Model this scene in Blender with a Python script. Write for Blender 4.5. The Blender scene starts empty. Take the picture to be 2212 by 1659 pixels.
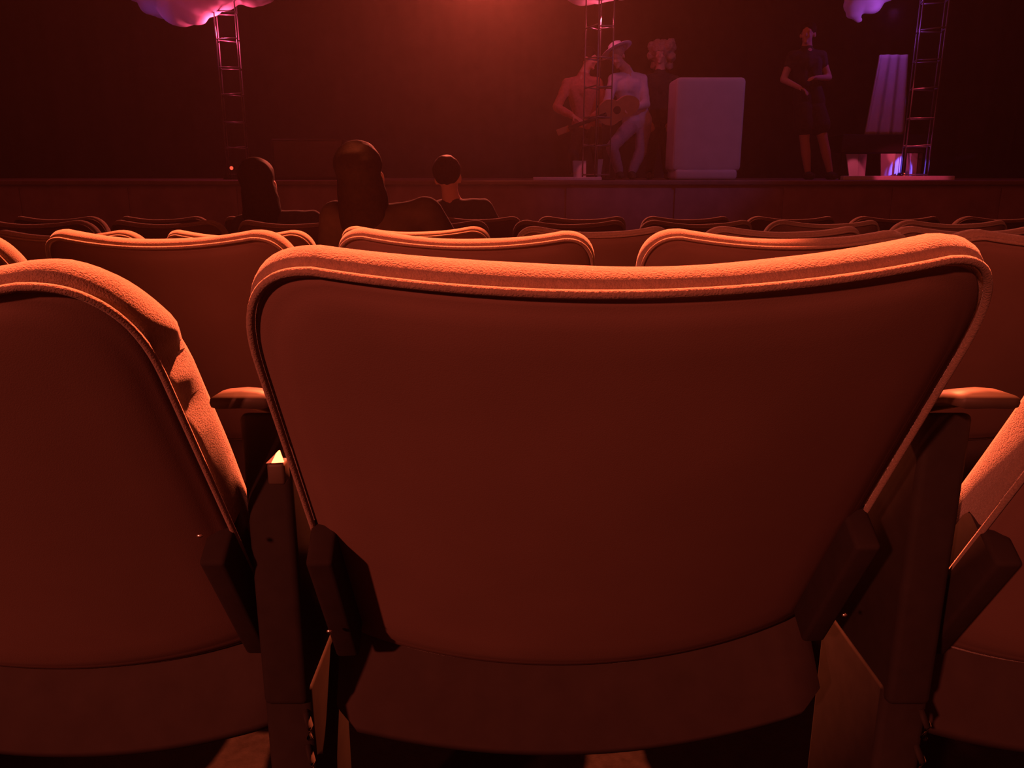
import bpy, bmesh, math, random
from mathutils import Vector, Matrix, Euler, noise
random.seed(7)
R = math.radians
scene = bpy.context.scene
C = bpy.context.collection

# ------------------------------------------------------------------ camera, world, light, exposure
F_PX, CAM_Z, PITCH = 1750.0, 0.95, 14.63
cam_data = bpy.data.cameras.new('camera')
cam_data.sensor_width = 36.0
cam_data.lens = F_PX / 2212 * 36.0
cam_data.clip_start = 0.02
cam = bpy.data.objects.new('camera', cam_data)
C.objects.link(cam)
cam.location = (0, 0, CAM_Z)
cam.rotation_euler = (R(90 - PITCH), 0, 0)
scene.camera = cam

vs = scene.view_settings
vs.view_transform = 'Standard'
vs.look = 'None'
vs.gamma = 1.0
vs.exposure = 0.0
vs.use_curve_mapping = False

world = bpy.data.worlds.new('dark_hall')
scene.world = world
world.use_nodes = True
bg = world.node_tree.nodes['Background']
bg.inputs['Color'].default_value = (1.0, 0.09, 0.045, 1)
bg.inputs['Strength'].default_value = 0.16


def lamp(name, kind, loc, target, color, power, size=0.1, cone=60, blend=0.3):
    d = bpy.data.lights.new(name, kind)
    d.color = color
    d.energy = power
    if kind == 'SPOT':
        d.spot_size = R(cone)
        d.spot_blend = blend
        d.shadow_soft_size = size
    elif kind == 'POINT':
        d.shadow_soft_size = size
    elif kind == 'AREA':
        d.size = size
    o = bpy.data.objects.new(name, d)
    C.objects.link(o)
    o.location = loc
    if target is not None:
        o.rotation_euler = (Vector(target) - Vector(loc)).to_track_quat('-Z', 'Y').to_euler()
    return o


def at(px, py, y):
    """the world point at distance y down the hall that shows at pixel px, py of a 2212 x 1659 frame"""
    dx, dz = (px - 1106) / F_PX, -(py - 829.5) / F_PX
    p = R(PITCH)
    dy, dzz = math.cos(p) + dz * math.sin(p), -math.sin(p) + dz * math.cos(p)
    s = y / dy
    return Vector((dx * s, y, CAM_Z + dzz * s))



ORANGE = (1.0, 0.142, 0.05)
ROLL = 20
# main orange stage light, high over the stage, its round pool lies on the first rows
fl = lamp('front_light', 'SPOT', (0.45, 5.4, 8.6), (-0.62, 0.70, 0.85), ORANGE, 54000, 0.06, 27.8, 0.10)
fl.rotation_euler = (fl.rotation_euler.to_matrix() @ Matrix.Rotation(R(ROLL), 3, 'Z')).to_euler()
fl.scale = (0.60, 1, 1)      # oval beam, as a sealed beam lamp throws
# wide orange beam straight down the middle of the stage
lamp('centre_beam', 'SPOT', at(1050, -130, 9.0), at(1080, 480, 6.0), (1.0, 0.14, 0.08), 2700, 0.05, 110, 1.0)
# dim red house light behind the viewer
lamp('house_light', 'SPOT', (-3.2, -4.5, 3.4), (0.15, 0.72, 0.5), (1.0, 0.15, 0.085), 1900, 0.12, 21, 0.25)

# faint blue violet wash over the performers
lamp('violet_wash', 'SPOT', (3.6, 6.2, 4.2), (1.6, 10.2, 1.5), (0.42, 0.30, 1.0), 42, 0.1, 42, 0.6)

# ------------------------------------------------------------------ materials
def mat(name, color, rough=0.8, metal=0.0, noise_amt=0.25, scale=40, bump=0.0, bump_scale=200, sheen=0.0, spec=0.3,
        emit=None, strength=0.0, trans=0.0):
    m = bpy.data.materials.new(name)
    m.use_nodes = True
    nt = m.node_tree
    b = nt.nodes['Principled BSDF']
    tc = nt.nodes.new('ShaderNodeTexCoord')
    nz = nt.nodes.new('ShaderNodeTexNoise')
    nz.inputs['Scale'].default_value = scale
    nz.inputs['Detail'].default_value = 4
    nt.links.new(tc.outputs['Object'], nz.inputs['Vector'])
    mx = nt.nodes.new('ShaderNodeMix')
    mx.data_type = 'RGBA'
    mx.inputs[6].default_value = (*[c * (1 - noise_amt) for c in color], 1)
    mx.inputs[7].default_value = (*[min(1, c * (1 + noise_amt)) for c in color], 1)
    nt.links.new(nz.outputs['Fac'], mx.inputs[0])
    nt.links.new(mx.outputs[2], b.inputs['Base Color'])
    b.inputs['Roughness'].default_value = rough
    b.inputs['Metallic'].default_value = metal
    b.inputs['Specular IOR Level'].default_value = spec
    b.inputs['Sheen Weight'].default_value = sheen
    b.inputs['Sheen Roughness'].default_value = 0.4
    if bump:
        n2 = nt.nodes.new('ShaderNodeTexNoise')
        n2.inputs['Scale'].default_value = bump_scale
        n2.inputs['Detail'].default_value = 3
        nt.links.new(tc.outputs['Object'], n2.inputs['Vector'])
        bp = nt.nodes.new('ShaderNodeBump')
        bp.inputs['Strength'].default_value = bump
        bp.inputs['Distance'].default_value = 0.002
        nt.links.new(n2.outputs['Fac'], bp.inputs['Height'])
        nt.links.new(bp.outputs['Normal'], b.inputs['Normal'])
    if emit:
        b.inputs['Emission Color'].default_value = (*emit, 1)
        b.inputs['Emission Strength'].default_value = strength
    if trans:
        t = nt.nodes.new('ShaderNodeBsdfTranslucent')
        t.inputs['Color'].default_value = (*color, 1)
        ms = nt.nodes.new('ShaderNodeMixShader')
        ms.inputs[0].default_value = trans
        out = nt.nodes['Material Output']
        nt.links.new(b.outputs[0], ms.inputs[1])
        nt.links.new(t.outputs[0], ms.inputs[2])
        nt.links.new(ms.outputs[0], out.inputs['Surface'])
    return m


M = dict(
    fabric=mat('seat_fabric', (0.18, 0.135, 0.11), 0.95, noise_amt=0.3, scale=260, bump=0.7, bump_scale=700, sheen=0.25, spec=0.1),
    shell=mat('seat_back_fabric', (0.11, 0.07, 0.06), 0.95, noise_amt=0.12, scale=9, bump=0.12, bump_scale=900, spec=0.08),
    pan=mat('seat_pan_shell', (0.035, 0.026, 0.024), 0.9, noise_amt=0.2, scale=30, spec=0.08),
    welt=mat('welt_fabric', (0.18, 0.135, 0.11), 0.9, noise_amt=0.35, scale=400, bump=0.6, bump_scale=600, sheen=0.2, spec=0.1),
    arm=mat('arm_rest_plastic', (0.05, 0.038, 0.03), 0.55, noise_amt=0.15),
    iron=mat('black_iron', (0.018, 0.015, 0.014), 0.7, spec=0.08),
    bracket=mat('bracket_paint', (0.02, 0.016, 0.015), 0.9, spec=0.03),
    steel=mat('polished_steel', (0.8, 0.78, 0.75), 0.25, metal=1.0, noise_amt=0.05),
    plate=mat('lit_plate_cream', (0.9, 0.84, 0.7), 0.6, noise_amt=0.04),  # pale tone for the lit triangle of a plate
    carpet=mat('carpet', (0.006, 0.005, 0.005), 0.95, noise_amt=0.5, scale=60, bump=0.6, bump_scale=300, spec=0.0),
    deck=mat('stage_deck', (0.20, 0.16, 0.15), 0.55, noise_amt=0.3, scale=6),
    fascia=mat('stage_front', (0.34, 0.24, 0.28), 0.8, noise_amt=0.5, scale=3),
    mesh=mat('grille_mesh', (0.10, 0.075, 0.085), 0.8, noise_amt=0.3, scale=3),
    drape=mat('black_drape', (0.035, 0.03, 0.03), 0.95, noise_amt=0.4, scale=3, spec=0.05),
    alu=mat('truss_metal', (0.22, 0.22, 0.24), 0.4, metal=0.6, noise_amt=0.08),
    cloud=mat('white_gauze', (0.82, 0.80, 0.84), 0.9, noise_amt=0.12, scale=4, trans=0.4, spec=0.1),
    pool_strip=mat('pool_strip_paint', (0.72, 0.70, 0.74), 0.7, noise_amt=0.08),  # pale coat of the strips added for pink deck light
    board=mat('pale_board', (0.36, 0.35, 0.40), 0.7, noise_amt=0.08),
    dark=mat('dark_paint', (0.03, 0.025, 0.025), 0.7),
    cloth=mat('pale_cloth', (0.55, 0.55, 0.62), 0.9, noise_amt=0.1, scale=6),
    skin=mat('skin', (0.55, 0.36, 0.28), 0.6, noise_amt=0.06),
    pale_top=mat('pale_blue_cotton', (0.52, 0.52, 0.66), 0.9, noise_amt=0.1),
    denim=mat('grey_blue_denim', (0.30, 0.27, 0.36), 0.9, noise_amt=0.2),
    black_cloth=mat('black_cotton', (0.05, 0.045, 0.048), 0.95),
    maroon=mat('maroon_knit', (0.05, 0.035, 0.03), 0.95),
    red_cloth=mat('rust_wool', (0.45, 0.20, 0.16), 0.95),
    hair=mat('brown_hair', (0.018, 0.011, 0.008), 0.7, noise_amt=0.5, scale=80, bump=0.5, bump_scale=150, spec=0.06),
    hair_pale=mat('fair_hair', (0.34, 0.25, 0.20), 0.7, noise_amt=0.4, scale=60, bump=0.8, bump_scale=90),
    wood=mat('guitar_wood', (0.42, 0.24, 0.12), 0.35, noise_amt=0.2, scale=12, spec=0.5),
    red_lens=mat('red_lens', (0.8, 0.1, 0.05), 0.4, emit=(1.0, 0.10, 0.05), strength=1.1),
    pink_lens=mat('pink_lens', (0.8, 0.2, 0.3), 0.4, emit=(1.0, 0.12, 0.22), strength=1.2),
)

# ------------------------------------------------------------------ helpers
def link(name, bm, material, parent=None, smooth=True, world_m=None):
    me = bpy.data.meshes.new(name)
    bmesh.ops.recalc_face_normals(bm, faces=bm.faces)
    bm.to_mesh(me)
    bm.free()
    if smooth:
        for p in me.polygons:
            p.use_smooth = True
    me.materials.append(material)
    o = bpy.data.objects.new(name, me)
    C.objects.link(o)
    if parent:
        o.parent = parent
    return o


def tag(o, label=None, cat=None, group=None, kind=None):
    if label: o['label'] = label
    if cat: o['category'] = cat
    if group: o['group'] = group
    if kind: o['kind'] = kind
    return o


def thing(name, label, cat, loc=(0, 0, 0), rz=0.0, group=None):
    o = bpy.data.objects.new(name, None)
    C.objects.link(o)
    o.empty_display_size = 0.1
    o.location = loc
    o.rotation_euler = (0, 0, rz)
    return tag(o, label, cat, group)


def box(bm, lo, hi, bevel=0.0, mtx=None):
    r = bmesh.ops.create_cube(bm, size=1.0)
    lo, hi = Vector(lo), Vector(hi)
    c, s = (lo + hi) / 2, hi - lo
    for v in r['verts']:
        v.co = Vector((v.co.x * s.x, v.co.y * s.y, v.co.z * s.z)) + c
    if bevel:
        es = list({e for v in r['verts'] for e in v.link_edges})
        rr = bmesh.ops.bevel(bm, geom=es, offset=bevel, segments=3, profile=0.5, affect='EDGES')
        vs_ = {v for f in rr['faces'] for v in f.verts} | {v for v in r['verts'] if v.is_valid}
    else:
        vs_ = set(r['verts'])
    if mtx is not None:
        for v in vs_:
            v.co = mtx @ v.co


def tube(bm, pts, r, n=8, cap=True, r2=None):
    pts = [Vector(p) for p in pts]
    rings = []
    up = Vector((0, 0, 1))
    for i, p in enumerate(pts):
        d = (pts[min(i + 1, len(pts) - 1)] - pts[max(i - 1, 0)]).normalized()
        a = d.cross(up)
        if a.length < 1e-3:
            a = d.cross(Vector((0, 1, 0)))
        a.normalize()
        b = d.cross(a).normalized()
        rad = r if r2 is None else r + (r2 - r) * i / (len(pts) - 1)
        rings.append([bm.verts.new(p + (a * math.cos(t) + b * math.sin(t)) * rad) for t in [2 * math.pi * k / n for k in range(n)]])
    for q in range(len(rings) - 1):
        for k in range(n):
            bm.faces.new((rings[q][k], rings[q][(k + 1) % n], rings[q + 1][(k + 1) % n], rings[q + 1][k]))
    if cap:
        bm.faces.new(rings[0][::-1])
        bm.faces.new(rings[-1])


def ball(bm, c, rad, rot=None, seg=16, rings=10):
    r = bmesh.ops.create_uvsphere(bm, u_segments=seg, v_segments=rings, radius=1.0)
    if not hasattr(rad, '__len__'):
        rad = (rad, rad, rad)
    m = (rot.to_matrix() if rot else Matrix.Identity(3))
    for v in r['verts']:
        v.co = Vector(c) + m @ Vector((v.co.x * rad[0], v.co.y * rad[1], v.co.z * rad[2]))


def cone(bm, a, b, ra, rb, n=14):
    """a limb segment: a tapered tube with round ends"""
    a, b = Vector(a), Vector(b)
    tube(bm, [a, a.lerp(b, 0.5), b], ra, n, True, rb)
    ball(bm, a, ra, seg=n, rings=8)
    ball(bm, b, rb, seg=n, rings=8)


def fused(name, bm, material, parent, voxel=0.01, smooth=4, warp=0.0, warp_scale=8):
    """join overlapping closed shapes into one continuous skin"""
    o = link(name, bm, material, parent)
    md = o.modifiers.new('remesh', 'REMESH')
    md.mode = 'VOXEL'
    md.voxel_size = voxel
    md.use_smooth_shade = True
    if smooth:
        s = o.modifiers.new('smooth', 'SMOOTH')
        s.factor = 0.5
        s.iterations = smooth
    dg = bpy.context.evaluated_depsgraph_get()
    me = bpy.data.meshes.new_from_object(o.evaluated_get(dg))
    o.modifiers.clear()
    old = o.data
    o.data = me
    bpy.data.meshes.remove(old)
    if warp:
        for v in me.vertices:
            v.co += v.normal * warp * noise.noise(v.co * warp_scale)
    for p in me.polygons:
        p.use_smooth = True
    if not me.materials:
        me.materials.append(material)
    return o


def copy_tree(o, parent=None):
    c = o.copy()
    C.objects.link(c)
    if parent:
        c.parent = parent
    for ch in list(o.children):
        copy_tree(ch, c)
    return c


# ------------------------------------------------------------------ setting
prof = [(-2.2, 0.0), (0.95, 0.0), (1.15, -0.06), (2.0, -0.06), (2.2, -0.115), (3.0, -0.115), (3.2, -0.15), (4.05, -0.15),
        (4.25, -0.19), (5.2, -0.19), (5.5, -0.22), (13.6, -0.22)]
bm = bmesh.new()
lo = [[bm.verts.new((x, y, z)) for x in (-8, 8)] for y, z in prof]
for i in range(len(lo) - 1):
    bm.faces.new((lo[i][0], lo[i][1], lo[i + 1][1], lo[i + 1][0]))
g = bmesh.ops.extrude_face_region(bm, geom=list(bm.faces))
for v in [v for v in g['geom'] if isinstance(v, bmesh.types.BMVert)]:
    v.co.z -= 0.15
tag(link('floor', bm, M['carpet'], smooth=False), kind='structure')

bm = bmesh.new()
n = 400
top, bot = [], []
for i in range(n + 1):
    x = -8 + 16 * i / n
    y = 13.5 + 0.02 * math.sin(x * 9) + 0.008 * math.sin(x * 23 + 1)
    bot.append(bm.verts.new((x, y, -0.22)))
    top.append(bm.verts.new((x, y, 7.5)))
for i in range(n):
    bm.faces.new((bot[i], bot[i + 1], top[i + 1], top[i]))
tag(link('wall_back', bm, M['drape']), kind='structure')
for nm, x in (('wall_left', -8.0), ('wall_right', 8.0)):
    bm = bmesh.new()
    s = -0.2 if x < 0 else 0.2
    box(bm, (min(x, x + s), -2.2, -0.3), (max(x, x + s), 13.6, 7.5))
    tag(link(nm, bm, M['drape'], smooth=False), kind='structure')

DECK = 0.865
st = thing('stage_platform', 'low dark stage across the far end of the hall', 'stage', (0, 9.2, -0.22))
bm = bmesh.new(); box(bm, (-7.9, -0.05, DECK + 0.22 - 0.05), (7.9, 4.2, DECK + 0.22), 0.012)
link('deck', bm, M['deck'], st, smooth=False)
bm = bmesh.new(); box(bm, (-7.9, 0.0, 0.0), (7.9, 4.2, DECK + 0.22 - 0.052))
for k in range(13):
    box(bm, (-7.8 + k * 1.2, -0.02, 0.03), (-7.8 + k * 1.2 + 1.16, 0.0, DECK + 0.14))
link('front_panel', bm, M['fascia'], st, smooth=False)

# ------------------------------------------------------------------ theatre seats
HS = 0.52            # height of the back along its slope
REC = math.tan(R(33))


def outline(W, sag=0.016, r=0.062, n_side=26, n_c=16, n_top=44, n_bot=30):
    """elevation of the seat back seen from behind, from bottom left up over the top to bottom right and along the bottom"""
    hb = W / 2 - 0.004
    ht = W / 2
    pts = []
    H = HS
    for i in range(n_side):
        t = i / n_side
        pts.append((-(hb + (ht - hb) * t), 0.06 + (H - 0.06 - r * 1.35) * t))
    for i in range(n_c):
        a = math.pi / 2 * i / n_c
        # a soft, slightly square shoulder
        ca, sa = math.cos(a) ** 0.8, math.sin(a) ** 0.8
        pts.append((-(ht - r) - r * ca, H - r * 1.35 + r * 1.35 * sa))
    for i in range(n_top + 1):
        u = -1 + 2 * i / n_top
        x = u * (ht - r)
        pts.append((x, H - sag * (1 - u * u)))
    right = [(-x, z) for x, z in pts[:n_side + n_c]][::-1]
    pts += right
    n_open = len(pts)
    for i in range(1, n_bot):
        t = i / n_bot
        x = hb * (1 - 2 * t)
        pts.append((x, 0.06 - 0.05 * (1 - (2 * t - 1) ** 2) ** 0.7))
    return pts, n_open


def norms(pts):
    out = []
    n = len(pts)
    for i in range(n):
        a, b = pts[i - 1], pts[(i + 1) % n]
        d = Vector((b[0] - a[0], b[1] - a[1])).normalized()
        out.append(Vector((-d.y, d.x)))
    return out


def build_back(root, W, wrap=0.045, dent=None, seed=0):
    pts, n_open = outline(W)
    nm = norms(pts)
    cx, cz = 0.0, HS * 0.5

    def P(x, z, w):
        wr = wrap * (2 * x / W) ** 2
        return Vector((x, w + wr + (HS - z) * REC * 0.0, z))

    def warp(v):
        # the back leans: its foot lies further forward than its top
        v.y += (HS - v.z) * REC
        return v

    def ring(bm, k, out, w):
        vs_ = []
        for i, (x, z) in enumerate(pts):
            px, pz = cx + (x - cx) * k, cz + (z - cz) * k
            if out:
                o_ = out(i) if callable(out) else out
                px += nm[i].x * o_
                pz += nm[i].y * o_
            vs_.append(bm.verts.new(warp(P(px, pz, w))))
        return vs_

    def bridge(bm, a, b):
        n = len(a)
        for i in range(n):
            bm.faces.new((a[i], a[(i + 1) % n], b[(i + 1) % n], b[i]))

    # rear shell: a padded outer back
    bm = bmesh.new()
    rs = [ring(bm, 1.0, -0.003, 0.012), ring(bm, 1.0, -0.005, 0.004), ring(bm, 0.98, 0, 0.002), ring(bm, 0.955, 0, 0.002), ring(bm, 0.93, 0, -0.002)]
    for k in (0.88, 0.78, 0.66, 0.52, 0.38, 0.24, 0.1):
        rs.append(ring(bm, k, 0, -0.005 - 0.006 * (1 - k)))
    for a, b in zip(rs, rs[1:]):
        bridge(bm, a, b)
    bm.faces.new(rs[-1])
    link('back_shell', bm, M['shell'], root)

    # cushion: a fat roll round the rim, then the front face
    bm = bmesh.new()
    prof_ = [(-0.006, 0.006), (-0.001, 0.007), (0.0045, 0.009), (0.0095, 0.015), (0.0130, 0.022), (0.0150, 0.031), (0.0145, 0.042), (0.0105, 0.053),
             (0.002, 0.062), (-0.010, 0.067)]
    rs = []
    for o_, w in prof_:
        def f(i, o_=o_, w=w):
            x, z = pts[i]
            b = noise.noise(Vector((x * 9, z * 9 + seed * 5, w * 20))) * 0.0022
            if dent:
                for (dx, dz, rad, amt) in dent:
                    q = math.exp(-((x - dx) ** 2 + (z - dz) ** 2) / rad ** 2)
                    b -= amt * q * min(1, max(0, (o_ + 0.006) / 0.02))
            sf = 0.12 + 0.88 * max(0.0, nm[i].y) ** 0.7
            return o_ * sf + b
        rs.append(ring(bm, 1.0, f, w))
    for k in (0.93, 0.84, 0.72, 0.58, 0.42, 0.26, 0.1):
        rs.append(ring(bm, k, 0, 0.067 + 0.012 * (1 - k) ** 0.6))
    for a, b in zip(rs, rs[1:]):
        bridge(bm, a, b)
    bm.faces.new(rs[-1])
    bm.faces.new(rs[0][::-1])
    link('cushion', bm, M['fabric'], root)

    # welt sewn round the rear edge, ends above the hinge
    bm = bmesh.new()
    path = []
    e = 7
    for i in range(e, n_open - e):
        x, z = pts[i]
        path.append(warp(P(x + nm[i].x * -0.0005, z + nm[i].y * -0.0005, -0.001)))
    if True:
        x, z = pts[e - 1]
        path.insert(0, warp(P(x + 0.004, z + 0.002, 0.012)))
        x, z = pts[n_open - e]
        path.append(warp(P(x - 0.004, z + 0.002, 0.012)))
    tube(bm, path, 0.0032, 8)
    link('piping', bm, M['welt'], root)


def seat_lower(root, W):
    """hinge brackets, screws and the tip-up seat pan"""
    y0 = HS * REC
    # the folded seat pan in front of the back, its lower edge curved
    bm = bmesh.new()
    n = 28
    prev = None
    for i in range(n + 1):
        u = -1 + 2 * i / n
        x = u * (W / 2 + 0.006)
        zb = -0.10 + 0.05 * u * u
        sec = [(y0 - 0.035, zb + 0.02), (y0 - 0.02, zb), (y0 + 0.05, zb - 0.005), (y0 + 0.085, zb + 0.02), (y0 + 0.07, 0.10), (y0 + 0.05, 0.13), (y0 + 0.005, 0.13), (y0 - 0.02, 0.09)]
        q = 0.85 if i in (0, n) else 1
        ring = [bm.verts.new((x, y0 + 0.02 + (yy - y0 - 0.02) * q, 0.08 + (zz - 0.08) * q)) for yy, zz in sec]
        if prev:
            for k in range(8):
                bm.faces.new((prev[k], prev[(k + 1) % 8], ring[(k + 1) % 8], ring[k]))
        else:
            bm.faces.new(ring)
        prev = ring
    bm.faces.new(prev[::-1])
    for v in bm.verts:
        if v.co.z > 0.05:
            v.co.y += 0.085 - (v.co.z - 0.05) * 0.25
    link('seat_pan', bm, M['pan'], root)
    for s in (-1, 1):
        xb = s * (W / 2 - 0.014)
        bm = bmesh.new()
        m = Matrix.Translation((xb, (HS - 0.20) * REC + 0.035, 0.20)) @ Euler((R(32), 0, 0)).to_matrix().to_4x4()
        box(bm, (-0.013, -0.03, -0.15), (0.013, 0.045, 0.05), 0.005, m)
        link('hinge_bracket', bm, M['bracket'], root)
        bm = bmesh.new()
        zz = 0.272 if root.get('upper_screw', 1) else 0.125
        xs = xb + s * 0.006
        ball(bm, (xs, (HS - zz) * REC - 0.004 - (0.0 if zz > 0.2 else 0.012), zz), (0.0032, 0.002, 0.0022), seg=10, rings=6)
        link('screw', bm, M['steel'], root)


def make_seat(label, W, wrap=0.045, dent=None, seed=0):
    t = thing('theatre_seat', label, 'seat')
    if seed == 1:
        t['upper_screw'] = 0
    build_back(t, W, wrap, dent, seed)
    seat_lower(t, W)
    if 'upper_screw' in t:
        del t['upper_screw']
    return t


# seat-back mid line height at each row, and the floor under it
ROWS = {1: dict(y=0.530, h=0.075, f=0.0), 2: dict(y=1.54, h=0.134, f=-0.06), 3: dict(y=2.59, h=0.200, f=-0.115),
        4: dict(y=3.62, h=0.232, f=-0.15), 5: dict(y=4.65, h=0.268, f=-0.19)}


def place(seat, row, x, rz=0.0, roll=0.0, sx=1.0, dy=0.0, dh=0.0):
    r = ROWS[row]
    seat.location = (x, r['y'] + dy, CAM_Z - r['h'] - (HS - 0.012) + dh)
    seat.rotation_euler = (0, R(roll), R(rz))
    seat.scale = (sx * (0.975 if row > 1 else 1), 1, 1)
    return seat


G = 'rows of upholstered theatre seats'
main = make_seat('big upholstered seat back filling the middle foreground, brightly lit rounded rim', 0.556, 0.055, seed=1)
place(main, 1, 0.091, 2.0, -0.8, dy=-0.015, dh=0.003)
tag(main, group=G)
left = make_seat('near seat back cut by the photo edge, creased rim, beside the lit plate corner', 0.53, 0.05,
                 dent=[(0.262, 0.452, 0.008, 0.008), (0.264, 0.40, 0.012, 0.003), (0.236, 0.494, 0.012, 0.006), (0.215, 0.508, 0.010, -0.005), (0.255, 0.475, 0.01, -0.004)], seed=2)
place(left, 1, -0.545, 0, dh=-0.013)
tag(left, group=G)
base = make_seat('near seat back of which only its lit lower side edge shows', 0.50, 0.05, seed=3)
place(base, 1, 0.738, 0, sx=1.06, dh=-0.014)
tag(base, group=G)


def more(row, x, label, **k):
    s = copy_tree(base)
    s['label'] = label
    place(s, row, x, **k)
    return s


more(2, -0.682, 'second row seat back with full bright rim over the creased seat back', sx=1.0, rz=-1)
more(2, -0.098, 'second row seat back seen right behind the big middle seat back', roll=0.6, sx=1.05)
more(2, 0.522, 'second row seat back whose rim fades into shadow behind the big seat', sx=1.09, roll=0.3)
more(2, -1.245, 'second row seat back of which a curved corner shows at the photo edge', rz=-3)
more(2, 1.090, 'unlit second row seat back in the dark beyond the big seat', sx=1.0)
for x, lb, sx in ((-1.445, 'third row seat back showing a small dim hump over a second row rim', 1.0),
                  (-0.89, 'third row seat back with lit shoulders over the gap before the big seat', 0.98),
                  (-0.315, 'third row seat back with fully lit rim below the seated spectator with long hair', 1.0),
                  (0.265, 'third row seat back whose rim turns from bright orange to dark', 1.03),
                  (0.879, 'dim third row seat back above the fading second row rim', 1.06),
                  (1.47, 'unlit third row seat back in the dark below the stage corner', 1.0)):
    more(3, x, lb, sx=sx, dh=-0.006 if x < -0.5 else 0.006)
for x, lb in ((-2.13, 'unlit fourth row seat back at the dark edge of the hall'),
              (-1.55, 'unlit fourth row seat back second in from the dark edge'),
              (-0.98, 'dim fourth row seat back below the spectator with a round head'),
              (-0.36, 'dim fourth row seat back behind the long haired spectator'),
              (0.26, 'dim fourth row seat back straight below the centre truss'),
              (0.83, 'dark fourth row seat back below the pale draped case'),
              (1.40, 'dark fourth row seat back below the performer in black'),
              (1.97, 'dark fourth row seat back below the lit boards')):
    more(4, x, lb, sx=1.04)
for x, lb in ((-2.6, 'unlit fifth row seat back nearest the dark edge'), (-2.0, 'unlit fifth row seat back below the puffy pink truss top'),
              (-1.4, 'unlit fifth row seat back holding the spectator with a round head'), (-0.8, 'unlit fifth row seat back straight past the long haired spectator'),
              (-0.2, 'unlit fifth row seat back between two spectators'), (0.4, 'unlit fifth row seat back below the centre truss'),
              (1.0, 'unlit fifth row seat back below the curly haired performer'), (1.6, 'unlit fifth row seat back below the bent leg of the performer in black'),
              (2.2, 'unlit fifth row seat back below the purple lit board'), (2.8, 'unlit fifth row seat back below the end of the lit deck strip')):
    more(5, x, lb, sx=1.04)


# armrests on shared standards between the seats
def standard(label):
    t = thing('armrest_standard', label, 'armrest')
    bm = bmesh.new()
    # gently arched pad, its rear end towards the viewer
    prev = None
    path = []
    for i in range(9):
        u = i / 8
        path.append((u * 0.22, -0.085 * max(0.0, u - 0.08) ** 1.1))
    for i, (yy, zz) in enumerate(path):
        ring = []
        for k in range(16):
            a = 2 * math.pi * k / 16
            ca, sa = math.cos(a), math.sin(a)
            x = 0.029 * math.copysign(abs(ca) ** 0.6, ca)
            z = 0.008 * math.copysign(abs(sa) ** 0.6, sa)
            s = 1 if 0 < i < 8 else 0.93
            ring.append(bm.verts.new((x * s, yy, zz + z * s + (0.002 * math.cos(x * 60)))))
        if prev:
            for k in range(16):
                bm.faces.new((prev[k], prev[(k + 1) % 16], ring[(k + 1) % 16], ring[k]))
        else:
            bm.faces.new(ring[::-1])
        prev = ring
    bm.faces.new(prev)
    link('armrest_pad', bm, M['arm'], t)
    bm = bmesh.new()
    box(bm, (-0.024, 0.06, -0.36), (0.024, 0.25, -0.014), 0.008)
    for v in bm.verts:
        if v.co.z > -0.1: v.co.z -= 0.01 + 0.32 * max(0, v.co.y - 0.05)
    link('side_panel', bm, M['iron'], t)
    bm = bmesh.new()
    zf = -0.75
    box(bm, (-0.026, 0.068, zf), (0.026, 0.245, -0.34), 0.008)
    pass
    for k in range(2):       # curved ribs down the rear of the post
        tube(bm, [(0.018, 0.070, -0.37 - k * 0.045), (0.024, 0.062, -0.385 - k * 0.045), (0.023, 0.064, -0.402 - k * 0.045)], 0.004, 8)
    link('post', bm, M['iron'], t)
    bm = bmesh.new()
    box(bm, (-0.03, 0.0, zf), (0.03, 0.28, zf + 0.02), 0.005)
    link('foot', bm, M['iron'], t)
    return t


ARM_Z = CAM_Z - 0.200


def put_standard(s, x, y, floor, z):
    s.location = (x, y, z)
    k = (z - floor) / 0.75
    for ch in s.children:
        if ch.name.startswith(('post', 'foot')):
            ch.scale = (1, 1, k)


G2 = 'armrests on iron posts between the seats'
s0 = standard('flat armrest lit along its rear edge beside the creased seat back')
put_standard(s0, -0.245, 0.70, 0.0, ARM_Z)
tag(s0, group=G2)
s1 = copy_tree(s0)
s1['label'] = 'dimly lit armrest behind the seat edge cut by the photo, beside the big seat back'
put_standard(s1, 0.430, 0.70, 0.0, ARM_Z)
for r, xs in ((2, (-1.5, -0.93, -0.37, 0.20, 0.80, 1.38)),):
    for j, x in enumerate(xs):
        s = copy_tree(s0)
        s['label'] = 'armrest in the dark between two second row seats'
        put_standard(s, x, ROWS[2]['y'] + 0.12, -0.06, CAM_Z - 0.25)
for r, xs in ((3, (-1.70, -1.14, -0.585, -0.02, 0.57, 1.18, 1.75)), (4, (-2.4, -1.84, -1.27, -0.67, -0.05, 0.545, 1.115, 1.685, 2.25)),
              (5, (-2.9, -2.3, -1.7, -1.1, -0.5, 0.1, 0.7, 1.3, 1.9, 2.5, 3.1))):
    for x in xs:
        s = copy_tree(s0)
        s['label'] = {3: 'armrest in the dark between two third row seats', 4: 'armrest hidden in the dark of the fourth row',
                      5: 'armrest hidden in the dark of the fifth row'}[r]
        put_standard(s, x, ROWS[r]['y'] + 0.12, ROWS[r]['f'], CAM_Z - ROWS[r]['h'] - 0.12)

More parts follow.
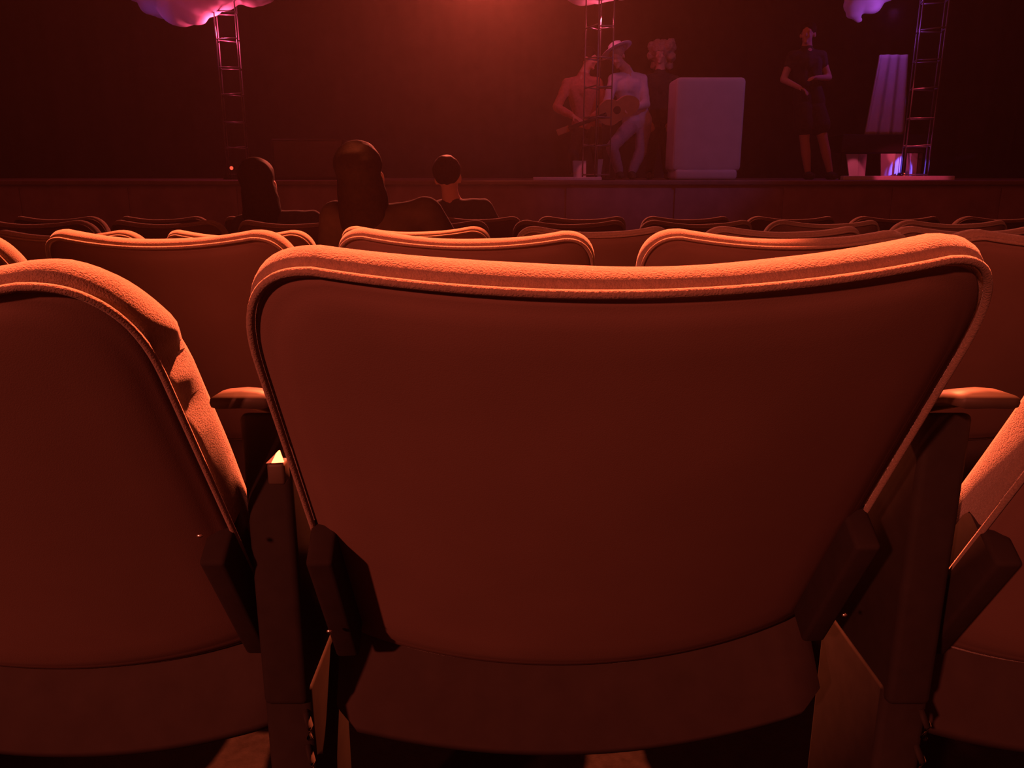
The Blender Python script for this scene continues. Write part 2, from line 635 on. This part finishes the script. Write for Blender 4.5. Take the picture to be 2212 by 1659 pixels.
# pale triangle shaped as the lit part of a plate on the armrest standard
pl = thing('lit_plate_corner', 'small pale triangle shaped as the lit part of a plate by the armrest, left of the big seat back', 'plate')
bm = bmesh.new()
Y = 0.70
a, b, c = at(574, 1001, Y), at(602, 973, Y + 0.018), at(611, 999, Y)
d = Vector((0.0, 0.004, -0.001))
vv = [bm.verts.new(p) for p in (a, b, c)] + [bm.verts.new(p + d) for p in (a, b, c)]
bm.faces.new(vv[:3]); bm.faces.new(vv[3:][::-1])
for i in range(3):
    bm.faces.new((vv[i], vv[(i + 1) % 3], vv[3 + (i + 1) % 3], vv[3 + i]))
link('lit_corner_patch', bm, M['plate'], pl, smooth=False)
bm = bmesh.new()
p0, p1 = at(574, 1003, Y), at(616, 1050, Y)
box(bm, (p0.x, Y + 0.001, p1.z), (p1.x, Y + 0.02, p0.z), 0.003)
link('plate_holder', bm, M['arm'], pl)

# ------------------------------------------------------------------ trusses on the stage
def truss(label, px0, y, size, rz, top_z, rung=0.315, off=0.0):
    base_p = at(px0, 388, y)
    t = thing('lighting_truss', label, 'truss', (base_p.x, y, DECK), rz)
    h = size / 2
    H = top_z - DECK
    for sx_ in (-1, 1):
        for sy in (-1, 1):
            bm = bmesh.new()
            tube(bm, [(sx_ * h, sy * h, 0.02), (sx_ * h, sy * h, H)], 0.0075, 10)
            link('chord', bm, M['alu'], t)
    k = 0
    z = 0.06 + off
    while z < H - 0.02:
        bm = bmesh.new()
        zz = [0.0, 0.0, 0.0, 0.0]
        if k % 2:
            zz = [0, 0.0, 0.03, 0.03]
        for (ax, ay), (bx, by) in (((-h, -h), (h, -h)), ((h, -h), (h, h)), ((h, h), (-h, h)), ((-h, h), (-h, -h))):
            tube(bm, [(ax, ay, z), (bx, by, z + (0.02 if k % 2 else 0))], 0.008, 8)
        link('rung', bm, M['alu'], t)
        z += rung
        k += 1
    bm = bmesh.new()
    box(bm, (-h - 0.05, -h - 0.05, 0.0), (h + 0.05, h + 0.05, 0.02), 0.004)
    link('base_plate', bm, M['iron'], t)
    return t, base_p


t1, b1 = truss('slim ladder truss holding up the big puffy pink cloud', 517, 10.6, 0.24, R(12), 3.1)
t2, b2 = truss('slim ladder truss in front of the performers with the guitar', 1287, 9.7, 0.22, R(35), 3.1)
t3, b3 = truss('slim ladder truss with blue and pink gleam near the lit boards', 1972, 9.9, 0.26, R(-18), 3.3)


def cloud(name, label, lobes, y, px_m, mesh_seed=0, tilt=0):
    bm = bmesh.new()
    c = at(lobes[0][0], lobes[0][1], y)
    for (px, py, r_, dy) in lobes:
        p = at(px, py, y + dy)
        ball(bm, p - c, (r_, r_ * 0.8, r_ * 0.72), seg=20, rings=12)
    o = fused(name, bm, M['cloud'], None, 0.022, 3, 0.03, 6)
    o.location = c
    return tag(o, label, 'cloth')


cloud('puffy_cloth', 'largest puffy pink cloth cloud, many lobes, on top of its truss',
      [(470, -25, 0.34, 0), (430, -8, 0.34, -0.05), (395, 15, 0.30, 0.0), (350, 0, 0.30, 0.1), (310, -30, 0.28, 0.15), (540, -35, 0.36, 0.05),
       (565, -50, 0.30, 0.0), (500, -75, 0.4, 0.1), (400, -70, 0.4, 0.2), (425, 38, 0.14, -0.05)], 10.6, 0)
cloud('puffy_cloth', 'small bright pink puffy cloth on top of the centre truss',
      [(1262, -24, 0.24, 0.0), (1240, -28, 0.18, 0), (1300, -26, 0.23, -0.05), (1345, -30, 0.20, 0.05), (1380, -32, 0.16, 0.05), (1300, -75, 0.3, 0.1)], 10.0, 0)
cloud('puffy_cloth', 'pointed purple cloth hanging beside the truss near the lit boards',
      [(1870, -20, 0.25, 0.0), (1850, 10, 0.14, 0), (1880, 8, 0.16, 0.0), (1845, 30, 0.085, 0), (1905, -15, 0.17, 0), (1950, -50, 0.28, 0.1), (1853, 44, 0.05, 0)], 10.3, 0)


def lantern(label, p, mat_lens, target, r=0.03):
    """a small floor lantern: body, yoke, lens"""
    t = thing('floor_lantern', label, 'stage light', (p.x, p.y, DECK))
    z = p.z - DECK
    bm = bmesh.new()
    tube(bm, [(0, -0.05, z), (0, 0.07, z)], r * 1.25, 16)
    link('lamp_body', bm, M['iron'], t)
    bm = bmesh.new()
    ball(bm, (0, -0.05, z), (r, 0.012, r))
    link('lens', bm, mat_lens, t)
    bm = bmesh.new()
    tube(bm, [(-r * 1.5, 0, z), (-r * 1.5, 0, 0.01), (r * 1.5, 0, 0.01), (r * 1.5, 0, z)], 0.006, 8)
    link('yoke', bm, M['iron'], t)
    return t


lantern('small glowing red lantern at the foot of the truss under the big cloud', at(503, 363, 10.2), M['red_lens'], None, 0.022)
lantern('small glowing red lantern between the blue lit boards', at(1948, 377, 9.95), M['red_lens'], None, 0.018)

PINK = (1.0, 0.07, 0.17)
# pink lamps rigged under each cloth cloud
p = at(478, 62, 10.55)
lamp('pink_cloud_lamp', 'POINT', p, None, PINK, 22, 0.05)
p = at(1300, 40, 9.85)
lamp('pink_cloud_lamp_centre', 'POINT', p, None, (1.0, 0.09, 0.16), 6, 0.03)
p = at(1930, 30, 9.9)
lamp('violet_cloud_lamp', 'POINT', p, None, (0.5, 0.10, 0.9), 4.5, 0.04)
p = at(2000, 60, 10.1)
lamp('red_truss_lamp', 'SPOT', at(1950, -80, 9.2), at(1985, 300, 9.9), (1.0, 0.06, 0.10), 220, 0.03, 14, 0.3)
lamp('blue_cloud_lamp', 'POINT', at(300, 60, 10.3), None, (0.2, 0.1, 0.9), 0.7, 0.05)

# ------------------------------------------------------------------ lit boards, bench and cloth at the stage side
def pboard(label, q, y0, y1, cat='board', material='board', name='display_board', thick=0.02):
    """an upright board between pixels q = (x_top_l, x_top_r, y_top, x_bot_l, x_bot_r, y_bot), left edge at y0, right edge at y1"""
    xtl, xtr, yt, xbl, xbr, yb = q
    P_ = [at(xtl, yt, y0), at(xtr, yt, y1), at(xbr, yb, y1), at(xbl, yb, y0)]
    P_[2].z = P_[3].z = DECK
    bm = bmesh.new()
    back = Vector((0, thick, 0))
    f = [bm.verts.new(p) for p in P_] + [bm.verts.new(p + back) for p in P_]
    bm.faces.new(f[:4]); bm.faces.new(f[4:][::-1])
    for i in range(4):
        bm.faces.new((f[i], f[(i + 1) % 4], f[4 + (i + 1) % 4], f[4 + i]))
    o = link(name, bm, M[material], None, smooth=False)
    return tag(o, label, cat, 'pale boards under the bench')


pboard('pink board with slanting lower corner under the bench', (1828, 1855, 333, 1836, 1853, 384), 10.10, 10.10)
pboard('purple board next to the pink one', (1856, 1873, 333, 1853, 1868, 384), 10.10, 10.14)
pboard('board lit pink along its top only, beside the blue one', (1903, 1934, 332, 1904, 1931, 385), 10.05, 10.05)
pboard('leaning blue board beside the half lit pink one', (1935, 1951, 332, 1931, 1945, 385), 10.03, 10.12)
pboard('thin dark rose board touching the last blue board', (1961, 1968, 331, 1957, 1964, 381), 10.2, 10.2)
pboard('last blue board at the foot of the truss', (1969, 1983, 331, 1964, 1979, 381), 10.15, 10.25)

be = thing('bench', 'dark bench over the pink and blue boards', 'bench', (at(1905, 385, 10.3).x, 10.35, DECK))
bx = be.location
w0, w1 = at(1815, 300, 10.3).x - bx.x, at(1995, 300, 10.3).x - bx.x
zt, zb = at(1900, 291, 10.3).z - DECK, at(1900, 330, 10.3).z - DECK
bm = bmesh.new(); box(bm, (w0, -0.12, zb), (w1, 0.35, zt), 0.01)
link('bench_top', bm, M['dark'], be)
for x in (w0 + 0.02, w1 - 0.05):
    for yy in (-0.1, 0.28):
        bm = bmesh.new(); box(bm, (x, yy, 0), (x + 0.04, yy + 0.04, zb + 0.01), 0.004)
        link('leg', bm, M['dark'], be)


def pleated(name, label, q, y, cat, pleats=5, depth=0.03, thick=0.05):
    xtl, xtr, yt, xbl, xbr, yb = q
    bm = bmesh.new()
    nx, nz = 60, 20
    c = at((xbl + xbr) / 2, yb, y)
    fr, bk = [], []
    for j in range(nz + 1):
        v = j / nz
        A, B = at(xtl, yt, y).lerp(at(xbl, yb, y), v), at(xtr, yt, y).lerp(at(xbr, yb, y), v)
        rf, rb = [], []
        for i in range(nx + 1):
            u = i / nx
            p = A.lerp(B, u) - c
            p.y += depth * math.sin(u * pleats * 2 * math.pi + v * 0.8) * (0.4 + 0.6 * v)
            rf.append(bm.verts.new(p)); rb.append(bm.verts.new(p + Vector((0, thick, 0))))
        fr.append(rf); bk.append(rb)
    for j in range(nz):
        for i in range(nx):
            bm.faces.new((fr[j][i], fr[j][i + 1], fr[j + 1][i + 1], fr[j + 1][i]))
            bm.faces.new((bk[j][i], bk[j + 1][i], bk[j + 1][i + 1], bk[j][i + 1]))
    for j in range(nz):
        bm.faces.new((fr[j][0], fr[j + 1][0], bk[j + 1][0], bk[j][0]))
        bm.faces.new((fr[j][nx], bk[j][nx], bk[j + 1][nx], fr[j + 1][nx]))
    for i in range(nx):
        bm.faces.new((fr[0][i], bk[0][i], bk[0][i + 1], fr[0][i + 1]))
        bm.faces.new((fr[nz][i], fr[nz][i + 1], bk[nz][i + 1], bk[nz][i]))
    o = link(name, bm, M['cloth'])
    o.location = c
    return tag(o, label, cat)


pleated('standing_screen', 'tall slanting pale cloth screen standing on the dark bench', (1903, 1962, 118, 1872, 1955, 291), 10.3, 'screen', 3, 0.03)

# pale draped case right of the performers
ca = thing('draped_case', 'large pale cloth covered case beside the curly haired performer', 'case', (at(1530, 388, 9.75).x, 9.95, DECK))
p0, p1 = at(1462, 166, 9.75), at(1598, 394, 9.75)
bm = bmesh.new()
nx = 40
x0, x1 = p0.x - ca.location.x, p1.x - ca.location.x
box(bm, (x0, -0.2, 0.10), (x1, 0.3, p0.z - DECK), 0.05)
bmesh.ops.subdivide_edges(bm, edges=bm.edges, cuts=6, use_grid_fill=True)
for v in bm.verts:
    v.co.y += 0.012 * math.sin(v.co.x * 28) * (1.4 - v.co.z)
link('cloth_cover', bm, M['cloth'], ca)
bm = bmesh.new()
box(bm, (x0 + 0.03, -0.23, 0.0), (x1 - 0.04, 0.28, 0.12), 0.04)
link('case_foot', bm, M['cloth'], ca)

# small pink lit boxes at the foot of the centre truss
for label, q, y in (('small dim box lit pink along its top, at the foot of the centre truss', (1238, 1266, 347, 1240, 1266, 383), 9.95),
                    ('narrow bright pink leaning board at the foot of the centre truss', (1292, 1303, 344, 1288, 1297, 384), 9.93)):
    o = pboard(label, q, y, y + 0.01, thick=0.16 if 'box' in label else 0.02, name='small_box' if 'box' in label else 'display_board',
               cat='box' if 'box' in label else 'board')
    o['group'] = 'pink lit pieces round the centre truss'
del o
lamp('pink_foot_lamp', 'SPOT', at(1262, 300, 9.2), at(1268, 362, 9.8), (1.0, 0.10, 0.14), 9.0, 0.02, 20, 0.4)
lamp('pink_board_lamp', 'SPOT', at(1850, 250, 9.5), at(1846, 372, 10.1), (1.0, 0.09, 0.16), 25, 0.02, 16, 0.3)
lamp('red_board_lamp', 'SPOT', at(1925, 262, 9.5), at(1930, 345, 10.1), (1.0, 0.09, 0.14), 18, 0.02, 11, 0.3)
lamp('blue_board_lamp', 'SPOT', at(2110, 335, 9.4), at(1948, 372, 10.1), (0.18, 0.10, 1.0), 190, 0.02, 25, 0.3)
lamp('blue_truss_lamp', 'SPOT', at(2100, 230, 9.6), at(1992, 220, 10.2), (0.2, 0.12, 1.0), 6, 0.02, 14, 0.5)
lamp('deck_wash', 'SPOT', at(1950, 130, 8.7), at(1950, 386, 9.93), (1.0, 0.06, 0.15), 60, 0.02, 33, 0.3)
lamp('edge_wash', 'SPOT', at(1250, 200, 8.7), at(1255, 386, 9.6), (1.0, 0.10, 0.10), 22, 0.02, 16, 0.6)

# low strips added to stand for the pink light lying on the deck
def pool_strip(label, x0, x1, yt, yb, y):
    a_, b_ = at(x0, yt, y), at(x1, yb, y)
    bm = bmesh.new()
    cx = (a_.x + b_.x) / 2
    box(bm, (a_.x - cx, 0, 0), (b_.x - cx, 0.09, a_.z - DECK), 0.006)
    o = link('light_pool_strip', bm, M['pool_strip'], smooth=False)
    o.location = (cx, y, DECK)
    return tag(o, label, 'strip')


pool_strip('long low strip added for the pink pool of light before the bench and boards', 1822, 2062, 380, 389, 9.62)
pool_strip('thin low strip added for the dull pink line of light before the centre truss', 1152, 1300, 382.5, 388, 9.38)

# a dark loudspeaker on the stage behind the spectators
sp = thing('loudspeaker', 'wide dark loudspeaker on the stage behind the long haired spectator', 'speaker', (at(665, 385, 9.9).x, 9.9, DECK))
p0, p1 = at(585, 300, 9.9), at(745, 385, 9.9)
bm = bmesh.new(); box(bm, (p0.x - sp.location.x, 0, 0), (p1.x - sp.location.x, 0.4, p0.z - DECK), 0.015)
link('cabinet', bm, M['dark'], sp)
bm = bmesh.new(); box(bm, (p0.x - sp.location.x + 0.03, -0.012, 0.03), (p1.x - sp.location.x - 0.03, 0.002, p0.z - DECK - 0.03), 0.004)
link('grille', bm, M['mesh'], sp)


# ------------------------------------------------------------------ people
def hand(bm, wrist, dirv, palm_n, k=1.0, curl=0.6):
    """palm, four bent fingers of unequal length and a thumb from the side of the palm"""
    d = Vector(dirv).normalized()
    n_ = Vector(palm_n)
    n_ = (n_ - d * n_.dot(d)).normalized()
    s = d.cross(n_)
    w = Vector(wrist)
    pc = w + d * 0.05 * k
    q = Matrix((s, d, n_)).transposed()
    r = bmesh.ops.create_uvsphere(bm, u_segments=12, v_segments=8, radius=1.0)
    for v in r['verts']:
        v.co = pc + q @ Vector((v.co.x * 0.042 * k, v.co.y * 0.052 * k, v.co.z * 0.017 * k))
    for i, L in enumerate((0.068, 0.078, 0.072, 0.056)):
        b0 = w + d * 0.09 * k + s * (i - 1.5) * 0.021 * k
        a1, a2 = curl * 0.5, curl * 1.3
        d1 = d * math.cos(a1) + n_ * math.sin(a1)
        d2 = d * math.cos(a2) + n_ * math.sin(a2)
        b1_ = b0 + d1 * L * 0.5 * k
        b2_ = b1_ + d2 * L * 0.5 * k
        cone(bm, b0, b1_, 0.0095 * k, 0.0085 * k, 8)
        cone(bm, b1_, b2_, 0.0085 * k, 0.007 * k, 8)
    t0 = w + d * 0.03 * k - s * 0.034 * k
    t1_ = t0 + (d * 0.6 - s * 0.7 + n_ * 0.35).normalized() * 0.035 * k
    cone(bm, t0, t1_, 0.0125 * k, 0.0105 * k, 8)
    cone(bm, t1_, t1_ + (d * 0.85 - s * 0.2 + n_ * 0.4).normalized() * 0.03 * k, 0.0105 * k, 0.008 * k, 8)


def person(label, J, face, colors, hair='short', k=1.0, legs='trousers', sleeves=True, voxel=0.0095, seated=False, root_at=None):
    """J: joints head neck chest pelvis sl sr el er wl wr hl hr kl kr al ar (l is the side at smaller x); face: unit vector"""
    J = {a: Vector(b) for a, b in J.items()}
    face = Vector(face).normalized()
    root = thing('person', label, 'person', root_at if root_at is not None else (J['pelvis'].x, J['pelvis'].y, DECK))
    o_ = root.location.copy()
    J = {a: b - o_ for a, b in J.items()}
    up = (J['head'] - J['neck']).normalized()
    up = (up * 0.6 + Vector((0, 0, 0.4))).normalized()
    face = (face - up * face.dot(up)).normalized()
    side = face.cross(up).normalized()
    Mh = Matrix((side, face, up)).transposed()

    def hp(x, y, z):
        return J['head'] + Mh @ Vector((x, y, z)) * k
    bm = bmesh.new()
    # head: skull, jaw, nose, brow, lips, ears, eyes
    def he(c, rad):
        r = bmesh.ops.create_uvsphere(bm, u_segments=18, v_segments=12, radius=1.0)
        for v in r['verts']:
            v.co = hp(c[0] + v.co.x * rad[0], c[1] + v.co.y * rad[1], c[2] + v.co.z * rad[2])
    he((0, -0.008, 0.028), (0.076, 0.094, 0.090))
    he((0, 0.020, -0.045), (0.056, 0.068, 0.070))
    he((0, 0.078, -0.095), (0.024, 0.020, 0.018))
    he((0, 0.098, -0.018), (0.013, 0.020, 0.026))
    he((0, 0.082, 0.022), (0.052, 0.014, 0.010))
    he((0, 0.086, -0.062), (0.024, 0.010, 0.009))
    for s in (-1, 1):
        he((s * 0.080, -0.005, -0.012), (0.012, 0.022, 0.032))
        he((s * 0.032, 0.080, -0.030), (0.022, 0.014, 0.020))
        he((s * 0.031, 0.080, 0.003), (0.013, 0.010, 0.009))
    cone(bm, J['head'] - up * 0.06 * k, J['neck'], 0.052 * k, 0.060 * k)
    ch, pe = J['chest'], J['pelvis']
    cone(bm, J['neck'], ch, 0.065 * k, 0.12 * k)
    sh = (J['sr'] - J['sl']).normalized()
    for s, e, w in (('sl', 'el', 'wl'), ('sr', 'er', 'wr')):
        cone(bm, J['neck'].lerp(ch, 0.4), J[s], 0.07 * k, 0.052 * k)
        cone(bm, J[s], J[e], 0.052 * k, 0.040 * k)
        cone(bm, J[e], J[w], 0.040 * k, 0.026 * k)
        dv = (J[w] - J[e]).normalized()
        hand(bm, J[w], dv, J.get('palm', face * 0.3 + Vector((0, 0, -1))), k)
    for s in (-1, 1):
        cone(bm, ch + sh * s * 0.07 * k, pe.lerp(ch, 0.4) + sh * s * 0.045 * k, 0.105 * k, 0.095 * k)
        cone(bm, pe.lerp(ch, 0.4) + sh * s * 0.045 * k, pe + sh * s * 0.07 * k, 0.095 * k, 0.105 * k)
    for h, kn, a in (('hl', 'kl', 'al'), ('hr', 'kr', 'ar')):
        cone(bm, J[h], J[kn], 0.088 * k, 0.058 * k)
        cone(bm, J[kn], J[kn].lerp(J[a], 0.35), 0.056 * k, 0.058 * k)
        cone(bm, J[kn].lerp(J[a], 0.35), J[a], 0.058 * k, 0.036 * k)
        toe = J.get('toe', Vector((0, -1, 0)))
        cone(bm, J[a] - Vector((0, 0, 0.035)) * k, J[a] + toe * 0.14 * k - Vector((0, 0, 0.045)) * k, 0.042 * k, 0.032 * k)
    body = fused('body', bm, M['skin'], root, voxel, 3)

    # top
    bm = bmesh.new()
    cone(bm, J['neck'] - up * 0.03 * k, ch, 0.075 * k, 0.132 * k)
    for s, e, w in (('sl', 'el', 'wl'), ('sr', 'er', 'wr')):
        cone(bm, J['neck'].lerp(ch, 0.5), J[s], 0.086 * k, 0.070 * k)
        ball(bm, J[s], 0.072 * k)
        if sleeves:
            cone(bm, J[s], J[e], 0.070 * k, 0.054 * k)
            cone(bm, J[e], J[e].lerp(J[w], 0.85), 0.052 * k, 0.038 * k)
        else:
            cone(bm, J[s], J[s].lerp(J[e], 0.35), 0.064 * k, 0.060 * k)
    for s in (-1, 1):
        cone(bm, ch + sh * s * 0.07 * k, pe.lerp(ch, 0.4) + sh * s * 0.05 * k, 0.118 * k, 0.108 * k)
        cone(bm, pe.lerp(ch, 0.4) + sh * s * 0.05 * k, pe + sh * s * 0.07 * k, 0.108 * k, 0.122 * k)
    fused('shirt', bm, M[colors[0]], root, voxel * 1.2, 3, 0.008, 14)

    # trousers or skirt
    bm = bmesh.new()
    for s, h, kn, a in ((-1, 'hl', 'kl', 'al'), (1, 'hr', 'kr', 'ar')):
        cone(bm, pe + sh * s * 0.06 * k, J[h], 0.112 * k, 0.100 * k)
        if legs == 'trousers':
            cone(bm, J[h], J[kn], 0.100 * k, 0.074 * k)
            cone(bm, J[kn], J[kn].lerp(J[a], 0.9), 0.074 * k, 0.060 * k)
        else:
            cone(bm, J[h], J[h].lerp(J[kn], 0.55), 0.112 * k, 0.125 * k)
    fused('trousers' if legs == 'trousers' else 'skirt', bm, M[colors[1]], root, voxel * 1.2, 3, 0.006, 12)
    # shoes
    for a in ('al', 'ar'):
        bm = bmesh.new()
        toe = J.get('toe', Vector((0, -1, 0)))
        q = J[a]
        cone(bm, q - Vector((0, 0, 0.03)) * k, q + toe * 0.15 * k - Vector((0, 0, 0.042)) * k, 0.052 * k, 0.040 * k)
        cone(bm, q - Vector((0, 0, 0.03)) * k, q - toe * 0.04 * k - Vector((0, 0, 0.04)) * k, 0.050 * k, 0.044 * k)
        fused('shoe', bm, M['black_cloth'], root, 0.012, 2)
    # hair
    bm = bmesh.new()

    def hh(c, rad):
        r = bmesh.ops.create_uvsphere(bm, u_segments=18, v_segments=12, radius=1.0)
        for v in r['verts']:
            v.co = hp(c[0] + v.co.x * rad[0], c[1] + v.co.y * rad[1], c[2] + v.co.z * rad[2])
    hh((0, -0.026, 0.048), (0.094, 0.106, 0.098))
    if hair in ('long', 'curly'):
        hh((0, -0.050, -0.04), (0.088, 0.065, 0.11))
    if hair == 'long':
        for s in (-1, 1):
            hh((s * 0.062, -0.03, -0.09), (0.038, 0.05, 0.13))
        hh((0, -0.07, -0.14), (0.095, 0.045, 0.13))
        hh((0, -0.06, -0.24), (0.10, 0.035, 0.08))
    if hair == 'curly':
        rnd = random.Random(3)
        for i in range(30):
            a = rnd.uniform(0, 2 * math.pi)
            zz = rnd.uniform(-0.16, 0.13)
            rr = 0.115
            if abs(math.atan2(math.sin(a - math.pi / 2), math.cos(a - math.pi / 2))) < 0.9 and zz < 0.06:
                continue
            hh((rr * math.cos(a) * 1.1, rr * math.sin(a) * 0.95 - 0.02, zz + 0.02), (0.055, 0.055, 0.055))
        hh((0, -0.03, 0.06), (0.14, 0.13, 0.12))
    fused('hair', bm, M['hair_pale' if len(colors) > 2 and colors[2] == 'fair' else 'hair'], root, 0.010, 2, 0.012 if hair == 'curly' else 0.004, 30)
    return root


def pts(d, y):
    out = {}
    for k_, v in d.items():
        out[k_] = at(v[0], v[1], y + (v[2] if len(v) > 2 else 0))
    return out


# the stooping performer with the brimmed hat
J = pts(dict(head=(1333, 122, -0.12), neck=(1352, 150, 0), chest=(1357, 188, 0), pelvis=(1376, 262, 0.08), sl=(1326, 172, -0.05), sr=(1386, 172, 0.02),
             el=(1312, 222, -0.15), er=(1395, 225, -0.08), wl=(1338, 232, -0.30), wr=(1348, 238, -0.28), hl=(1362, 272, 0.05), hr=(1390, 272, 0.1),
             kl=(1322, 318, -0.25), kr=(1384, 328, 0.02), al=(1338, 372, -0.1), ar=(1364, 372, 0.0)), 10.35)
pa = person('performer in a pale brimmed hat and blue top stooping over a guitar', J, (-0.45, -0.8, -0.35), ('pale_top', 'denim', 'fair'), 'short')
bm = bmesh.new()
hc = J['head'] - pa.location
m = Matrix.Translation(hc + Vector((-0.01, -0.01, 0.075))) @ Euler((R(-14), R(-24), 0)).to_matrix().to_4x4()
prev = None
for r_, z_ in ((0.001, 0.085), (0.05, 0.085), (0.078, 0.07), (0.09, 0.03), (0.092, 0.0), (0.15, -0.008), (0.19, -0.002), (0.19, -0.008), (0.15, -0.015), (0.085, -0.008), (0.08, 0.02)):
    ring = [bm.verts.new(m @ Vector((r_ * math.cos(a), r_ * math.sin(a), z_))) for a in [2 * math.pi * i / 28 for i in range(28)]]
    if prev:
        for i in range(28):
            bm.faces.new((prev[i], prev[(i + 1) % 28], ring[(i + 1) % 28], ring[i]))
    prev = ring
ht = link('hat', bm, M['pale_top'], pa)
ht['label'] = 'pale blue brimmed hat'

# guitar held by that performer: a thing of its own
gu = thing('guitar', 'acoustic guitar held by the stooping performer in the hat', 'guitar', at(1335, 236, 9.98))
gu.rotation_euler = (R(8), R(-20), 0)
bm = bmesh.new()
out = []
for i in range(48):
    a = 2 * math.pi * i / 48
    r_ = 0.19 * (1 + 0.16 * math.cos(2 * a)) - 0.035 * math.exp(-((math.sin(a)) ** 2 - 1) ** 2 * 30)
    out.append((r_ * math.cos(a) * 1.15, r_ * math.sin(a) * (1.0 if math.cos(a) < 0 else 0.8)))
f0 = [bm.verts.new((x, -0.045, z)) for x, z in out]
f1 = [bm.verts.new((x, 0.045, z)) for x, z in out]
bm.faces.new(f0); bm.faces.new(f1[::-1])
for i in range(48):
    bm.faces.new((f0[i], f0[(i + 1) % 48], f1[(i + 1) % 48], f1[i]))
link('guitar_body', bm, M['wood'], gu, smooth=False)
bm = bmesh.new(); box(bm, (-0.62, -0.06, -0.022), (-0.15, -0.036, 0.022), 0.006)
link('neck', bm, M['dark'], gu)
bm = bmesh.new(); box(bm, (-0.76, -0.058, -0.035), (-0.61, -0.04, 0.035), 0.006)
link('headstock', bm, M['wood'], gu)
bm = bmesh.new(); tube(bm, [(-0.02, -0.047, 0), (-0.02, -0.0455, 0)], 0.045, 24)
link('sound_hole', bm, M['dark'], gu, smooth=False)

# performer half hidden behind the centre truss
J = pts(dict(head=(1272, 128, 0), neck=(1262, 158), chest=(1256, 195), pelvis=(1268, 270, 0.05), sl=(1226, 182), sr=(1290, 180), el=(1203, 232, -0.1),
             er=(1306, 232, -0.05), wl=(1240, 252, -0.3), wr=(1276, 256, -0.3), hl=(1254, 280, 0.03), hr=(1282, 280, 0.03), kl=(1240, 330, -0.08),
             kr=(1290, 330, -0.03), al=(1240, 373, 0.1), ar=(1298, 373, 0.1)), 10.5)
person('performer in a rust coloured top behind the centre truss, head turned aside', J, (0.9, -0.45, -0.05), ('red_cloth', 'black_cloth'), 'short')

# performer with big curly hair
J = pts(dict(head=(1428, 118, 0), neck=(1426, 152), chest=(1424, 188), pelvis=(1424, 268, 0.03), sl=(1394, 174), sr=(1457, 174), el=(1388, 228, 0.0),
             er=(1466, 228), wl=(1404, 262, -0.2), wr=(1450, 262, -0.2), hl=(1410, 276), hr=(1438, 276), kl=(1406, 330, -0.05), kr=(1440, 330, -0.05),
             al=(1402, 373), ar=(1442, 373)), 10.8)
person('dark clothed performer with a mass of curly fair hair beside the pale case', J, (-0.35, -0.9, 0), ('black_cloth', 'black_cloth', 'fair'), 'curly')

# performer in black at the side
J = pts(dict(head=(1745, 74, 0), neck=(1743, 102), chest=(1740, 138), pelvis=(1748, 222, 0.02), sl=(1711, 124), sr=(1773, 122), el=(1692, 172, 0.0),
             er=(1790, 168, 0), wl=(1728, 190, -0.22), wr=(1762, 168, -0.25), hl=(1736, 232), hr=(1762, 232), kl=(1738, 304, -0.02), kr=(1778, 302, -0.05),
             al=(1745, 373), ar=(1793, 373)), 10.2)
person('bare armed performer in a short black dress, near the dark bench', J, (-0.5, -0.85, -0.1), ('black_cloth', 'black_cloth'), 'short', legs='skirt', sleeves=False)


# spectators, seen from behind, seated
def spectator(label, px, py, y, pelvis_x, k=1.0, hair='short', colors=('black_cloth', 'denim'), row_f=-0.15, sh=0.2):
    h = at(px, py, y)
    x, p = h.x, pelvis_x
    m = x + (p - x) * 0.30
    f = row_f
    w = 0.18 * k
    J = dict(head=h, neck=(x + (p - x) * 0.12, y, h.z - 0.15 * k), chest=(m, y + 0.01, h.z - (sh + 0.08) * k), pelvis=(p, y + 0.04, f + 0.50),
             sl=(m - w, y, h.z - (sh + 0.02) * k), sr=(m + w, y, h.z - sh * k), el=(m - w - 0.05, y + 0.08, h.z - 0.48 * k), er=(p + 0.2, y + 0.08, h.z - 0.46 * k),
             wl=(p - 0.14, y + 0.27, f + 0.62), wr=(p + 0.13, y + 0.27, f + 0.62), hl=(p - 0.08, y + 0.06, f + 0.5), hr=(p + 0.08, y + 0.06, f + 0.5),
             kl=(p - 0.10, y + 0.40, f + 0.48), kr=(p + 0.10, y + 0.40, f + 0.48), al=(p - 0.10, y + 0.42, f + 0.09), ar=(p + 0.10, y + 0.42, f + 0.09),
             toe=(0, 1, 0), palm=(0, 0, -1))
    return person(label, {a: Vector(b) for a, b in J.items()}, (0.15, 1, 0), colors, hair, k, root_at=Vector((p, y, f)), voxel=0.010)


spectator('spectator with long hair seen from behind, highest of the seated heads', 782, 385, 3.12, -0.34, 0.95, 'long', ('maroon', 'denim'), row_f=-0.115, sh=0.14)
spectator('spectator with dark hair seen from behind, below the truss with the big cloud', 562, 400, 4.18, -1.02, 0.95, 'long', row_f=-0.15)
spectator('small dim spectator head seen just past the long haired one', 968, 384, 5.2, -0.24, 0.95, 'short', row_f=-0.19)

# ------------------------------------------------------------------ haze through the whole hall
hz = bpy.data.materials.new('thin_haze')
hz.use_nodes = True
nt = hz.node_tree
nt.nodes.remove(nt.nodes['Principled BSDF'])
vsn = nt.nodes.new('ShaderNodeVolumeScatter')
vsn.inputs['Color'].default_value = (1.0, 0.62, 0.6, 1)
vsn.inputs['Density'].default_value = 0.0019
vsn.inputs['Anisotropy'].default_value = 0.72
nt.links.new(vsn.outputs[0], nt.nodes['Material Output'].inputs['Volume'])
bm = bmesh.new()
box(bm, (-7.95, -2.1, -0.1), (7.95, 13.3, 7.4))
hzo = link('haze', bm, hz, smooth=False)
tag(hzo, 'thin orange lit haze filling the hall', 'haze', kind='stuff')
